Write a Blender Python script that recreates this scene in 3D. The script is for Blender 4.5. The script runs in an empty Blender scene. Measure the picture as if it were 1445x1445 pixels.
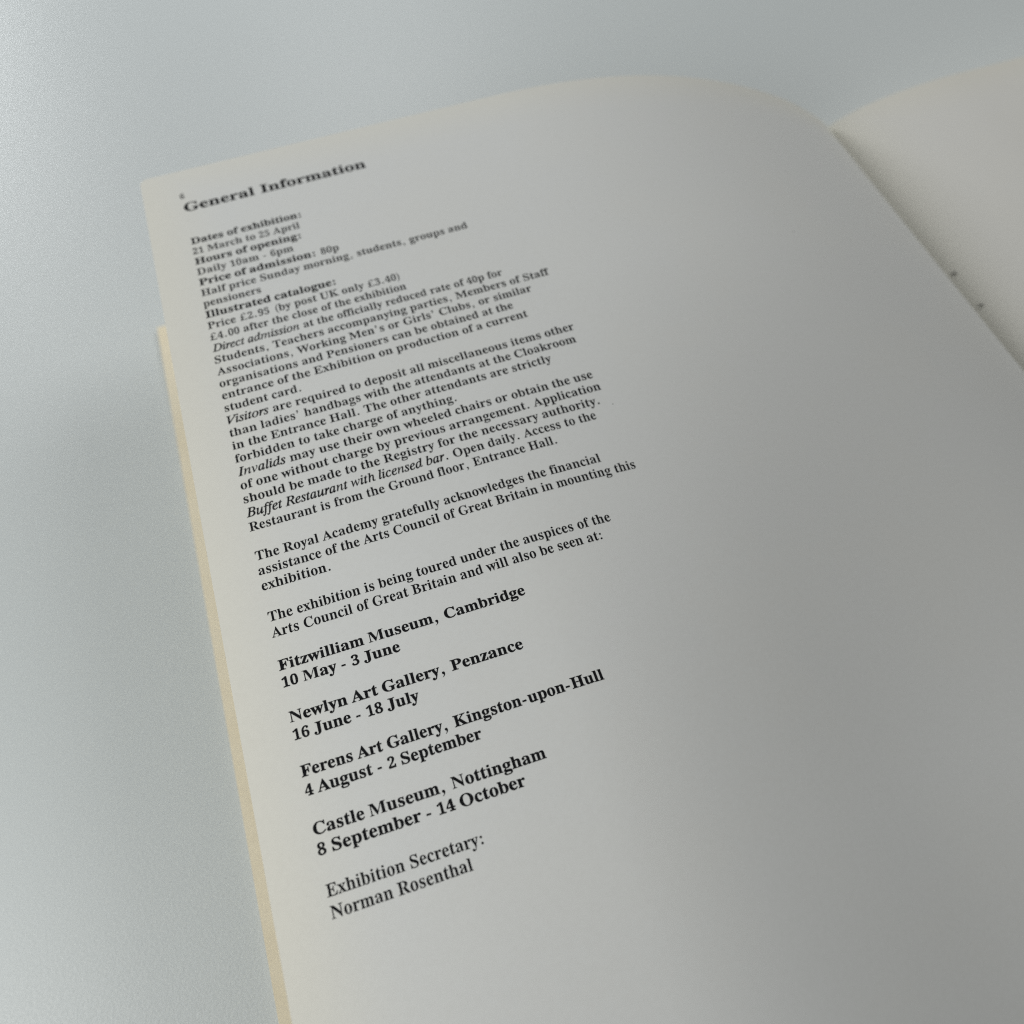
import bpy, math, random
from mathutils import Matrix, Vector

# ------------------------------------------------------------------ units
# The book is laid out in "rows" (one printed line pitch = 3.88 mm):
# u runs along the lines of print, v down the page, z down towards the table.
S = 0.00388
ZT = 15.65                      # table level below the flat part of the leaf, in rows
def W(u, v, z):
    return Vector((u * S, -v * S, (ZT - z) * S))

scene = bpy.context.scene
COL = scene.collection

# ------------------------------------------------------------------ camera
cam_d = bpy.data.cameras.new('camera')
cam = bpy.data.objects.new('camera', cam_d)
COL.objects.link(cam)
CAM = [8.72449, 54.88492, -47.23347]
ROT = [[0.95107, 0.307793, 0.027015], [-0.284974, 0.840042, 0.461649], [0.119398, -0.446759, 0.886651]]
F_PX = 1265.544
cam_d.sensor_width = 36.0
cam_d.sensor_fit = 'HORIZONTAL'
cam_d.lens = F_PX / 1445.0 * 36.0
flip = lambda r: Vector((r[0], -r[1], -r[2]))
ax, ay, az = flip(ROT[0]), -flip(ROT[1]), -flip(ROT[2])
mw = Matrix((ax, ay, az)).transposed().to_4x4()
mw.translation = W(*CAM)
cam.matrix_world = mw
cam_d.clip_start = 0.01
cam_d.clip_end = 50.0
cam_d.dof.use_dof = True
cam_d.dof.focus_distance = 50.4 * S
cam_d.dof.aperture_fstop = 9.8
scene.camera = cam

# ------------------------------------------------------------------ light
world = bpy.data.worlds.new('World')
scene.world = world
world.use_nodes = True
bg = world.node_tree.nodes['Background']
bg.inputs['Color'].default_value = (0.94, 0.98, 1.0, 1)
bg.inputs['Strength'].default_value = 0.005

def lamp(name, loc, target, size, power, color):
    d = bpy.data.lights.new(name, 'AREA')
    d.shape = 'DISK'
    d.size = size
    d.energy = power
    d.color = color
    o = bpy.data.objects.new(name, d)
    COL.objects.link(o)
    o.location = loc
    o.rotation_euler = (Vector(target) - Vector(loc)).to_track_quat('-Z', 'Y').to_euler()
    return o
T = (0.10, -0.10, 0.0)
K = 1.08
lamp('left_fill', (-0.30, -0.20, 0.28), T, 0.20, 0.498 * K, (1.0, 0.995, 0.975))  # unseen light added on the left for the brightness falloff across the page
lamp('left_fill_near', (-0.15, -0.20, 0.22), T, 0.20, 0.148 * K, (1.0, 0.995, 0.975))  # second added light closer in, strength fitted to the page tones
lamp('back_left_fill', (-0.40, 0.80, 0.25), T, 0.40, 2.489 * K, (0.96, 0.985, 1.0))  # added light far behind on the left, chosen by tone fitting; no window known
lamp('back_left_fill_near', (-0.30, 0.45, 0.30), T, 0.30, 0.57 * K, (0.96, 0.985, 1.0))  # nearer light added behind left to balance the tones, not a known window
lamp('back_fill', (0.10, 0.35, 0.25), T, 0.20, 0.275 * K, (0.98, 0.99, 1.0))  # small light added behind the book to balance brightness; stands on no shelf
lamp('right_fill', (0.651, 0.218, 0.636), T, 0.40, 2.032 * K, (1.0, 0.995, 0.98))  # unseen light added on the right to cast the soft shadow left of the book

scene.view_settings.view_transform = 'Standard'
scene.view_settings.look = 'None'
scene.view_settings.exposure = 0.0
scene.view_settings.gamma = 1.0
scene.view_settings.use_curve_mapping = False
scene.render.engine = 'CYCLES'
scene.cycles.use_denoising = False
scene.cycles.max_bounces = 8
scene.cycles.filter_width = 1.15

# ------------------------------------------------------------------ materials
def new_mat(name):
    m = bpy.data.materials.new(name)
    m.use_nodes = True
    nt = m.node_tree
    return m, nt, nt.nodes['Principled BSDF']

def noise(nt, vec, scale, detail=4.0, rough=0.6):
    n = nt.nodes.new('ShaderNodeTexNoise')
    n.inputs['Scale'].default_value = scale
    n.inputs['Detail'].default_value = detail
    n.inputs['Roughness'].default_value = rough
    nt.links.new(vec, n.inputs['Vector'])
    return n

def ramp(nt, fac, p0, c0, p1, c1):
    r = nt.nodes.new('ShaderNodeMapRange')
    r.interpolation_type = 'SMOOTHSTEP'
    r.inputs['From Min'].default_value = p0
    r.inputs['From Max'].default_value = p1
    r.inputs['To Min'].default_value = c0
    r.inputs['To Max'].default_value = c1
    nt.links.new(fac, r.inputs['Value'])
    return r

def mixc(nt, fac, a, b):
    x = nt.nodes.new('ShaderNodeMix')
    x.data_type = 'RGBA'
    for sock, val in ((x.inputs[0], fac), (x.inputs[6], a), (x.inputs[7], b)):
        if isinstance(val, (tuple, float)):
            sock.default_value = val
        else:
            nt.links.new(val, sock)
    return x

def math_node(nt, op, a, b):
    x = nt.nodes.new('ShaderNodeMath')
    x.operation = op
    for sock, val in zip(x.inputs, (a, b)):
        if isinstance(val, (int, float)):
            sock.default_value = val
        else:
            nt.links.new(val, sock)
    return x

def paper(name, white, aged, edge_u=None, edge_v=None, spec=0.25, amount=1.0, mottle=0.10):
    """Uncoated book paper: faint mottling and fibre bump, aged yellow towards the trimmed edges."""
    m, nt, b = new_mat(name)
    tc = nt.nodes.new('ShaderNodeTexCoord')
    vec = tc.outputs['Object']
    cloud = noise(nt, vec, 28.0, 5.0, 0.6)
    fibre = noise(nt, vec, 900.0, 3.0, 0.7)
    base = mixc(nt, ramp(nt, cloud.outputs['Fac'], 0.35, 0.0, 0.7, mottle).outputs[0], white, aged)
    fac = None
    if edge_u is not None:
        sep = nt.nodes.new('ShaderNodeSeparateXYZ')
        nt.links.new(vec, sep.inputs[0])
        wob = math_node(nt, 'MULTIPLY', cloud.outputs['Fac'], 2.2 * S)
        x = math_node(nt, 'ADD', sep.outputs[0], wob.outputs[0])
        fu = ramp(nt, x.outputs[0], (edge_u - 0.2) * S, amount, (edge_u + 7.5) * S, 0.0)
        y = math_node(nt, 'SUBTRACT', sep.outputs[1], wob.outputs[0])
        fv = ramp(nt, y.outputs[0], (-edge_v - 5.5) * S, 0.0, (-edge_v + 0.2) * S, amount * 0.8)
        fac = math_node(nt, 'MAXIMUM', fu.outputs[0], fv.outputs[0])
        base = mixc(nt, fac.outputs[0], base.outputs[2], aged)
    fine = mixc(nt, ramp(nt, fibre.outputs['Fac'], 0.3, 0.0, 0.75, 0.06).outputs[0], base.outputs[2], (0.45, 0.43, 0.38, 1))
    nt.links.new(fine.outputs[2], b.inputs['Base Color'])
    b.inputs['Roughness'].default_value = 0.62
    b.inputs['Specular IOR Level'].default_value = spec
    bump = nt.nodes.new('ShaderNodeBump')
    bump.inputs['Strength'].default_value = 0.12
    bump.inputs['Distance'].default_value = 0.00006
    nt.links.new(fibre.outputs['Fac'], bump.inputs['Height'])
    nt.links.new(bump.outputs[0], b.inputs['Normal'])
    return m

MAT_PAGE = paper('page_paper', (0.82, 0.84, 0.822, 1), (0.875, 0.862, 0.755, 1), -2.7, -4.4, amount=0.8)
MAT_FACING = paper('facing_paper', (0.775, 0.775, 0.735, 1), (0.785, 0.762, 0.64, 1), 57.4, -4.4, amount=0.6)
MAT_COVER = paper('yellowed_card', (0.93, 0.855, 0.67, 1), (0.84, 0.74, 0.53, 1), spec=0.3, mottle=0.6)

def ink_mat():
    m, nt, b = new_mat('printing_ink')
    tc = nt.nodes.new('ShaderNodeTexCoord')
    n = noise(nt, tc.outputs['Object'], 1500.0, 2.0, 0.6)
    c = mixc(nt, ramp(nt, n.outputs['Fac'], 0.45, 0.0, 0.8, 0.5).outputs[0], (0.006, 0.0065, 0.008, 1), (0.025, 0.026, 0.028, 1))
    nt.links.new(c.outputs[2], b.inputs['Base Color'])
    b.inputs['Roughness'].default_value = 0.75
    b.inputs['Specular IOR Level'].default_value = 0.12
    return m
MAT_INK = ink_mat()

def thread_mat():
    m, nt, b = new_mat('binding_thread')
    b.inputs['Base Color'].default_value = (0.06, 0.06, 0.05, 1)
    b.inputs['Roughness'].default_value = 0.8
    return m
MAT_THREAD = thread_mat()

def table_mat():
    m, nt, b = new_mat('white_laminate')
    tc = nt.nodes.new('ShaderNodeTexCoord')
    vec = tc.outputs['Object']
    cl = noise(nt, vec, 6.0, 4.0, 0.55)
    gr = noise(nt, vec, 1100.0, 3.0, 0.65)
    c = mixc(nt, cl.outputs['Fac'], (0.63, 0.677, 0.676, 1), (0.65, 0.692, 0.688, 1))
    nt.links.new(c.outputs[2], b.inputs['Base Color'])
    r = ramp(nt, gr.outputs['Fac'], 0.3, 0.36, 0.7, 0.52)
    nt.links.new(r.outputs[0], b.inputs['Roughness'])
    bump = nt.nodes.new('ShaderNodeBump')
    bump.inputs['Strength'].default_value = 0.5
    bump.inputs['Distance'].default_value = 0.00018
    nt.links.new(gr.outputs['Fac'], bump.inputs['Height'])
    nt.links.new(bump.outputs[0], b.inputs['Normal'])
    return m
MAT_TABLE = table_mat()

# ------------------------------------------------------------------ helpers
def link_mesh(name, verts, faces, mat, parent=None, smooth=False):
    me = bpy.data.meshes.new(name)
    me.from_pydata([tuple(v) for v in verts], [], faces)
    me.validate()
    if smooth:
        for f in me.polygons:
            f.use_smooth = True
    me.materials.append(mat)
    me.update()
    o = bpy.data.objects.new(name, me)
    COL.objects.link(o)
    if parent is not None:
        o.parent = parent
    return o

def pchip(knots):
    xs = [k[0] for k in knots]
    ys = [k[1] for k in knots]
    n = len(xs)
    hh = [xs[i + 1] - xs[i] for i in range(n - 1)]
    dd = [(ys[i + 1] - ys[i]) / hh[i] for i in range(n - 1)]
    ms = [dd[0]] + [0.0] * (n - 2) + [dd[-1]]
    for i in range(1, n - 1):
        if dd[i - 1] * dd[i] > 0:
            w1, w2 = 2 * hh[i] + hh[i - 1], hh[i] + 2 * hh[i - 1]
            ms[i] = (w1 + w2) / (w1 / dd[i - 1] + w2 / dd[i])
    def f(x):
        x = min(max(x, xs[0]), xs[-1])
        i = 0
        while i < n - 2 and x > xs[i + 1]:
            i += 1
        t = (x - xs[i]) / hh[i]
        return ((1 + 2 * t) * (1 - t) ** 2 * ys[i] + t * (1 - t) ** 2 * hh[i] * ms[i]
                + t * t * (3 - 2 * t) * ys[i + 1] + t * t * (t - 1) * hh[i] * ms[i + 1])
    return f

# ------------------------------------------------------------------ table
v = [W(-900, -700, ZT), W(900, -700, ZT), W(900, 700, ZT), W(-900, 700, ZT)]
table = link_mesh('table_surface', v, [(3, 2, 1, 0)], MAT_TABLE)
table['kind'] = 'structure'

# ------------------------------------------------------------------ book
book = bpy.data.objects.new('open_book', None)
COL.objects.link(book)
book['label'] = 'open book with a cream-edged left page of black serif print, lying on a white table'
book['category'] = 'book'

V0, V1 = -4.4, 71.0            # head and tail of the pages
LEAF_END = 58.0

def leaf_z(u):
    z = 0.0
    if u > 24:
        z += 0.0035 * (u - 24) ** 2.3
    if u > 51:
        z += 0.0105 * (u - 51) ** 2
    if u > 57.0:
        z += 2.0 * (u - 57.0) ** 2
    return z

def skew(u, v):
    """the fold runs a little outwards towards the tail of the book"""
    k = min(max((u - 30.0) / 27.0, 0.0), 1.0)
    return u + 0.050 * (v - V0) * k * k * (3 - 2 * k)

facing_raw = pchip([(57.5, 12.1), (57.9, 11.82), (58.5, 11.47), (59.8, 10.93), (61.4, 10.45), (65.5, 9.78), (70, 9.5), (77, 9.5), (90, 9.6), (122, 9.9)])

def sheet(name, us, vs, zf, thick, mat, warp):
    nu, nv = len(us), len(vs)
    verts = []
    for dz in (0.0, thick):
        for vv in vs:
            for u in us:
                verts.append(W(warp(u, vv), vv, zf(u, vv) + dz))
    N = nu * nv
    faces = []
    for j in range(nv - 1):
        for i in range(nu - 1):
            a = j * nu + i
            faces.append((a, a + nu, a + nu + 1, a + 1))
            faces.append((N + a, N + a + 1, N + a + nu + 1, N + a + nu))
    def wall(a, b):
        faces.append((a, b, N + b, N + a))
    for i in range(nu - 1):
        wall(i, i + 1)
        wall((nv - 1) * nu + i + 1, (nv - 1) * nu + i)
    for j in range(nv - 1):
        wall((j + 1) * nu, j * nu)
        wall(j * nu + nu - 1, (j + 1) * nu + nu - 1)
    o = link_mesh(name, verts, faces, mat, book, smooth=True)
    me = o.data
    flat = 2 * (nu - 1) * (nv - 1)
    for i, f in enumerate(me.polygons):
        f.use_smooth = i < flat
    try:
        sharp = me.attributes.new('sharp_edge', 'BOOLEAN', 'EDGE')
        count = {}
        for i, f in enumerate(me.polygons):
            for e in f.edge_keys:
                count.setdefault(e, []).append(i < flat)
        for e in me.edges:
            c = count.get(e.key, [])
            sharp.data[e.index].value = len(c) == 2 and c[0] != c[1]
    except Exception:
        pass
    return o

def lin(a, b, n):
    return [a + (b - a) * i / (n - 1) for i in range(n)]

rnd = random.Random(4)
def leaf_surf(u, vv):
    # slow ripples well under a millimetre, plus a deeper dip added for shading
    f = min(max((vv - 14.0) / 38.0, 0.0), 1.0)
    f = f * f * (3 - 2 * f)
    shade_dip = 3.7 * f * math.sin(math.pi * (u - 14.0) / 43.0) ** 2 if 14.0 < u < 57.0 else 0.0  # broad dip bent into the lower leaf so its right side renders darker
    return leaf_z(u) + shade_dip + 0.05 * math.sin(0.13 * u + 0.8) * math.sin(0.09 * vv + 1.0) * min(1.0, max(0.0, (u - 26) / 14.0))
us = [-2.7] + lin(-1.9, 14, 13) + lin(14, 56, 76)[1:] + lin(56, LEAF_END, 12)[1:]
def worn_corner(u, vv):
    r = 0.55
    d = r - (vv - V0)
    if d > 0:
        u = max(u, -2.7 + r - math.sqrt(max(r * r - d * d, 0.0)))
    return skew(u, vv)
us = us[:1] + [-2.6, -2.45, -2.3, -2.15] + us[1:]
page = sheet('page', us, [V0, V0 + 0.04, V0 + 0.12, V0 + 0.25, V0 + 0.4, V0 + 0.55] + lin(V0, V1, 60)[1:], leaf_surf, 0.05, MAT_PAGE, worn_corner)

us = lin(57.5, 62, 40) + lin(62, 121, 60)[1:]
facing = sheet('facing_page', us, lin(V0, V1, 60), lambda u, vv: facing_raw(u), 0.04, MAT_FACING, skew)
facing['label'] = 'blank right-hand page curving up from the gutter'

# the block of leaves under the facing page
def block():
    us = [58.2, 58.5, 59, 60, 61.4, 63, 65.5, 68, 70, 74, 80, 90, 105, 120.7]
    vs = lin(V0 + 0.1, V1 - 0.1, 24)
    verts, faces = [], []
    nu, nv = len(us), len(vs)
    for kind in (0, 1):
        for vv in vs:
            for u in us:
                verts.append(W(skew(u, vv), vv, facing_raw(u) + 0.09 if kind == 0 else 15.18))
    N = nu * nv
    for j in range(nv - 1):
        for i in range(nu - 1):
            a = j * nu + i
            faces.append((a, a + nu, a + nu + 1, a + 1))
            faces.append((N + a, N + a + 1, N + a + nu + 1, N + a + nu))
    for i in range(nu - 1):
        faces.append((i, i + 1, N + i + 1, N + i))
        b = (nv - 1) * nu + i
        faces.append((b + 1, b, N + b, N + b + 1))
    for j in range(nv - 1):
        a, b = j * nu, (j + 1) * nu
        faces.append((b, a, N + a, N + b))
        a, b = a + nu - 1, b + nu - 1
        faces.append((a, b, N + b, N + a))
    return link_mesh('page_block', verts, faces, MAT_FACING, book)
block()

# yellowed card cover lying open on the table under everything
us = lin(-7.15, 122, 50)
sheet('cover', us, lin(V0, V1, 40), lambda u, vv: 15.22, 0.30, MAT_COVER, skew)

# ------------------------------------------------------------------ print
GLYPHS = (
    'R0:375:89,23,68,47,52,77,40,111,30,162,27,282,40,370,65,428,90,457,116,476,168,491,233,487,270,470,296,446,315,420,335,370,345,319,350,240,345,162,335,111,314,61,296,34,269,10,233,'
    '-7,188,-13,149,-9,116,4|161,53,173,45,188,43,203,45,216,53,227,68,236,91,248,163,250,286,240,376,227,412,216,426,203,434,189,437,174,434,161,426,149,412,136,376,127,307,125,220,131'
    ',131,140,91,149,68;R1:375:61,-2,61,39,127,42,154,48,160,56,156,100,153,414,145,398,122,372,100,353,78,343,59,343,52,349,49,374,33,385,27,396,98,430,138,439,164,453,183,470,250,478,'
    '247,422,252,361,252,99,246,59,250,50,259,46,346,39,347,-2,300,-6,214,0,129,-6;R2:375:25,1,32,66,44,78,77,131,149,207,193,264,221,322,228,371,223,405,210,425,184,438,160,438,137,426'
    ',121,403,109,332,67,349,38,367,30,379,27,396,31,419,43,440,64,459,91,476,128,488,195,491,249,478,276,463,301,442,319,412,326,375,318,330,292,280,242,216,125,102,91,75,263,78,279,86'
    ',284,94,305,140,344,139,347,101,339,3,320,5,214,-3,129,-2,66,4;R3:375:40,23,19,52,16,74,18,86,65,122,77,127,86,90,102,65,127,51,169,47,197,54,222,70,240,105,243,139,234,174,217,205'
    ',203,220,183,224,137,221,95,226,95,270,139,274,179,273,196,279,207,294,224,346,227,367,223,400,209,423,191,435,169,439,150,436,136,428,119,403,109,345,63,358,35,377,28,387,25,401,2'
    '7,418,34,433,62,461,108,483,149,491,193,492,245,478,299,443,319,414,324,396,324,356,309,319,273,279,244,259,230,254,240,257,279,238,314,211,332,187,342,138,338,101,328,70,310,45,27'
    '5,16,231,-4,198,-11,139,-12,97,-6,64,7;R4:375:125,2,122,35,186,49,195,57,198,69,196,126,133,119,8,124,13,165,36,221,141,396,166,428,196,458,204,471,246,478,290,476,291,231,286,190,'
    '288,164,339,173,365,172,366,147,365,122,339,121,291,127,290,69,293,57,302,49,351,34,351,3,314,-3,249,0,185,-4|61,172,125,175,196,168,200,412,194,392,163,335,72,185;R5:375:45,23,31,'
    '43,23,75,25,86,32,94,60,113,81,121,96,76,114,57,131,49,165,47,193,55,218,73,231,96,238,128,237,172,232,192,223,208,198,230,165,240,113,241,103,246,72,242,44,250,40,290,47,374,73,45'
    '7,71,469,83,468,146,482,252,481,308,471,297,459,299,438,319,398,319,358,280,357,264,397,258,402,107,403,98,289,147,297,211,294,264,274,304,243,329,202,337,167,334,108,314,61,294,37'
    ',270,18,242,3,196,-10,140,-12,99,-6,68,7;R6:375:94,27,69,56,51,93,38,142,33,179,36,292,47,344,59,379,75,411,101,444,150,479,184,489,222,492,277,482,313,463,329,449,340,422,334,403,'
    '309,375,261,362,253,410,240,431,216,441,183,430,169,417,144,374,131,328,126,270,138,283,159,292,218,300,256,294,303,269,335,229,347,195,350,135,339,82,323,51,302,25,274,5,239,-8,19'
    '7,-13,158,-8,123,5|161,64,186,46,209,45,228,55,237,66,249,90,256,148,251,196,236,227,205,246,184,247,134,235,122,221,134,121,143,93;R8:375:59,30,37,57,25,88,20,122,27,162,47,193,70'
    ',216,120,243,69,281,42,328,37,379,51,423,83,460,129,485,169,491,215,491,272,475,300,455,323,424,334,389,334,349,321,317,298,291,283,279,242,260,296,231,320,210,340,183,353,147,354,'
    '127,344,71,324,41,297,17,266,0,228,-10,161,-12,122,-6,90,8|150,319,203,277,219,284,226,297,245,341,248,380,236,414,212,436,196,441,176,440,157,431,141,413,131,388,131,355,135,341|1'
    '35,59,172,39,215,43,248,69,260,98,261,131,249,159,205,206,164,221,150,211,122,165,112,137,113,101,117,85;R9:375:55,21,39,49,37,77,40,84,60,93,77,109,108,61,128,46,169,43,201,61,220'
    ',86,236,122,246,171,249,230,245,218,227,200,202,186,172,180,118,186,73,209,41,248,29,282,26,342,36,393,64,442,108,477,158,491,197,491,234,483,266,466,293,441,315,409,334,359,343,30'
    '3,339,190,330,138,318,102,302,71,276,37,243,10,211,-5,173,-12,115,-10,86,-1|138,258,166,241,195,240,235,250,244,256,253,278,247,343,234,390,217,417,194,433,181,435,159,430,139,411,'
    '127,385,121,349,122,299,128,275;RA:437:-12,-5,-14,21,14,30,34,49,126,282,168,351,188,430,204,469,227,469,261,369,310,256,329,197,366,123,385,67,394,53,421,31,449,21,447,-5,400,-3,3'
    '36,17,315,15,272,-2,225,-5,225,23,268,29,279,34,286,45,284,60,253,133,210,127,107,127,80,49,82,37,90,30,132,19,131,-4|118,164,178,167,246,158,239,182,177,317,166,277;RB:443:12,-5,1'
    '2,21,61,34,71,39,80,49,78,184,85,246,78,307,82,406,76,415,49,427,10,435,12,460,138,455,220,461,275,457,317,440,372,405,387,381,392,351,387,318,380,305,344,274,287,247,312,242,352,2'
    '22,381,201,402,177,412,148,412,112,402,78,382,50,330,14,279,-4,218,-6,117,0|182,252,248,267,260,276,278,301,288,345,282,385,266,410,246,423,207,427,190,423,178,413|178,44,185,38,20'
    '4,32,241,32,269,42,290,64,303,103,302,155,279,209,266,222,180,232;RC:468:97,50,76,76,51,122,40,155,32,209,33,266,40,301,58,350,86,392,136,439,168,455,203,466,259,471,293,468,329,46'
    '0,387,437,398,439,405,445,416,471,441,469,441,305,416,303,376,382,337,415,284,436,235,433,198,411,178,387,160,354,142,284,139,226,143,172,160,107,180,76,215,45,260,31,317,35,370,59'
    ',429,112,453,90,440,69,399,29,368,9,334,-5,277,-16,219,-14,183,-6,136,17;RD:496:16,-5,15,21,60,32,78,45,80,393,77,409,69,419,41,430,10,435,11,460,139,455,243,461,284,457,338,443,39'
    '3,407,426,369,442,339,454,306,463,249,461,183,453,143,441,108,413,64,388,40,357,20,299,0,228,-6,124,0|184,39,212,31,242,32,261,36,291,51,317,77,332,100,351,165,354,257,348,308,335,'
    '349,316,380,294,403,269,418,240,426,204,425,184,418,177,410,177,58,178,47;RE:442:10,-5,10,21,60,32,79,46,80,182,91,223,91,244,80,286,78,306,81,407,72,419,60,424,12,435,12,460,137,4'
    '55,218,461,318,461,399,456,404,316,379,316,359,378,349,392,325,409,294,419,255,424,206,423,183,418,178,413,182,245,231,255,246,261,257,271,271,302,284,349,309,349,310,325,308,283,2'
    '97,242,310,180,309,114,283,114,272,167,251,209,241,215,201,216,182,222,178,55,180,45,187,39,218,34,267,35,311,44,342,57,367,78,387,108,407,148,435,147,424,81,403,-1,321,-6,218,-6,1'
    '37,0;RG:508:99,49,68,89,53,120,41,153,33,209,35,267,41,302,60,351,87,393,137,439,168,455,202,466,257,471,294,469,352,454,393,436,398,437,418,469,439,467,442,304,416,303,379,377,368'
    ',391,340,412,312,428,282,436,237,433,200,412,179,387,161,354,144,285,141,228,150,143,160,109,175,81,196,54,224,32,257,20,275,19,317,26,338,46,345,71,346,143,342,155,334,163,308,173'
    ',271,178,272,203,316,203,378,182,398,181,419,184,480,203,504,203,505,178,459,168,443,156,443,79,439,33,405,30,340,-8,304,-14,247,-15,208,-11,172,0,140,16;RH:523:12,-5,11,21,43,27,7'
    '0,39,78,49,80,63,76,230,80,394,77,408,69,417,43,428,12,435,12,460,139,455,246,460,247,435,206,426,183,416,178,410,180,248,228,255,273,257,344,248,347,410,341,416,318,426,277,435,27'
    '8,460,384,455,511,460,512,435,463,422,446,408,444,64,446,50,454,40,480,28,512,21,511,-5,405,0,278,-5,277,21,327,33,344,47,344,224,273,215,228,216,179,224,179,49,196,34,246,21,246,-'
    '5,118,0;RK:510:12,-5,12,21,61,34,78,49,78,166,87,230,78,294,78,408,70,417,52,425,12,435,13,460,140,455,246,460,247,435,207,426,184,416,178,410,180,296,174,254,179,223,203,244,271,3'
    '31,328,390,342,411,341,424,332,428,287,434,287,460,489,460,491,436,439,424,395,401,274,285,295,252,434,75,490,30,524,20,523,-5,454,-4,367,11,302,-5,277,-5,277,22,333,30,337,41,199,'
    '213,181,199,180,49,197,34,247,21,246,-5,140,0;RM:634:10,-5,9,21,51,31,64,41,67,51,69,342,79,402,71,416,56,424,10,435,11,460,57,459,163,443,180,448,208,396,317,145,328,184,402,360,4'
    '23,397,449,432,454,448,491,454,621,460,622,435,592,428,567,415,556,394,557,50,561,41,584,29,622,21,620,-5,516,0,392,-5,390,21,430,30,454,43,457,50,457,336,454,396,444,359,365,169,3'
    '23,97,307,37,290,-3,268,-3,258,17,234,94,106,386,111,348,114,50,117,40,130,29,174,21,173,-5;RN:494:14,-5,13,21,52,29,69,42,70,306,79,368,78,389,34,428,13,435,15,460,154,450,390,170'
    ',385,210,384,413,366,426,326,435,327,460,483,460,484,435,443,425,432,416,429,406,428,214,415,132,426,30,424,-13,401,-14,386,2,317,103,107,350,113,287,114,50,117,40,129,31,171,21,17'
    '0,-5;RO:525:107,44,72,86,55,118,38,171,33,208,35,266,43,303,55,337,83,384,120,424,151,445,186,460,224,469,265,472,324,466,359,454,391,435,431,399,462,355,483,304,491,267,493,208,48'
    '7,171,470,118,442,72,405,32,374,10,339,-5,281,-16,221,-14,184,-5,150,11|205,41,233,24,248,20,280,19,306,27,328,44,347,68,364,101,377,145,383,198,384,251,380,293,366,346,344,386,320'
    ',415,292,432,277,436,231,433,197,412,169,372,148,311,140,228,149,143,173,81;RP:418:12,-5,11,21,60,34,78,49,82,208,76,251,78,408,60,421,12,435,12,460,126,455,259,460,311,447,363,418'
    ',394,381,403,350,400,298,376,256,338,226,286,204,242,201,179,210,176,185,179,49,196,34,246,21,246,-5,118,0|180,228,257,247,279,267,288,283,296,329,290,375,272,404,249,420,208,425,1'
    '79,415;RR:473:12,-5,11,21,60,34,78,49,78,166,87,230,78,294,78,408,60,421,12,435,12,460,117,455,217,461,279,458,314,449,379,411,401,386,407,371,413,334,408,302,382,263,336,231,316,2'
    '23,419,67,456,30,480,17,482,-2,440,-5,379,6,341,5,260,125,250,143,237,185,225,202,206,219,179,215,179,49,196,34,246,21,246,-5,118,0|180,231,251,233,268,245,298,290,307,336,304,361,'
    '287,399,261,418,244,423,213,425,184,418,178,410;RS:390:41,-13,39,162,66,162,85,104,105,62,128,41,160,26,197,21,214,22,242,32,262,50,276,89,271,123,246,152,129,214,89,244,69,268,52,'
    '314,50,352,56,388,72,420,97,445,146,468,185,472,218,469,299,448,310,453,319,470,342,468,344,315,319,314,298,367,280,395,245,424,220,435,179,438,154,429,130,403,124,368,129,346,157,'
    '317,288,250,315,230,334,209,351,175,358,133,355,92,341,56,317,25,302,13,250,-9,212,-15,158,-14,124,-5,79,14,62,-14;RT:423:88,-5,88,22,121,27,150,38,159,48,161,63,159,392,154,433,96'
    ',417,68,400,43,356,33,313,6,314,5,364,12,454,95,461,221,455,326,461,410,455,416,363,415,313,389,313,379,357,353,400,325,417,264,433,260,392,258,63,260,48,269,37,297,26,332,22,332,-'
    '5,199,0;RU:492:115,30,89,73,77,132,76,408,58,421,10,435,11,460,117,455,244,460,245,435,205,426,181,416,176,410,179,117,188,79,205,53,234,35,275,28,315,33,332,40,358,60,376,91,385,1'
    '34,384,405,381,414,369,424,324,434,325,460,478,460,479,435,436,419,429,403,426,137,420,99,409,66,384,28,359,7,327,-7,290,-16,248,-19,185,-11,152,3;RW:611:168,-14,153,26,135,106,54,'
    '336,39,395,34,406,7,427,-21,436,-19,460,28,457,72,443,94,442,137,456,184,460,186,436,142,424,135,410,223,155,233,195,264,275,306,353,292,401,286,411,258,427,224,435,225,460,271,459'
    ',334,439,355,440,397,458,443,460,443,434,397,423,390,407,407,344,474,167,482,208,543,406,539,423,498,435,499,460,628,460,629,436,604,423,593,411,523,202,485,128,464,27,450,-15,424,'
    '-15,409,28,384,131,316,311,306,269,277,194,234,124,209,25,193,-14;Ra:344:34,24,23,48,25,80,32,94,75,143,101,162,135,176,199,190,197,254,188,273,177,283,148,290,130,288,112,280,108,'
    '268,121,244,122,222,109,203,86,194,52,200,36,218,34,248,50,278,93,311,143,324,206,319,262,291,282,266,291,231,290,48,298,39,321,42,322,29,292,18,269,0,255,-3,222,9,203,44,170,8,151'
    ',2,81,6,56,11|128,47,139,41,152,39,185,52,200,63,199,170,162,150,129,116,118,84,120,62;Rb:361:38,-14,44,52,44,403,39,423,3,436,5,460,136,453,136,274,165,308,201,323,239,321,285,300'
    ',308,276,332,227,341,166,334,109,323,75,302,38,272,9,254,-2,214,-15,173,-14,136,-1,105,25,56,-17|152,30,165,23,183,20,209,28,227,51,241,95,246,160,240,222,229,250,220,261,198,273,1'
    '77,273,147,266,138,251,137,68,142,45;Rc:293:72,22,38,68,27,99,21,132,21,169,27,205,49,256,76,288,93,302,131,319,175,325,198,322,236,309,263,288,272,275,279,245,275,228,245,208,219,'
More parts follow.
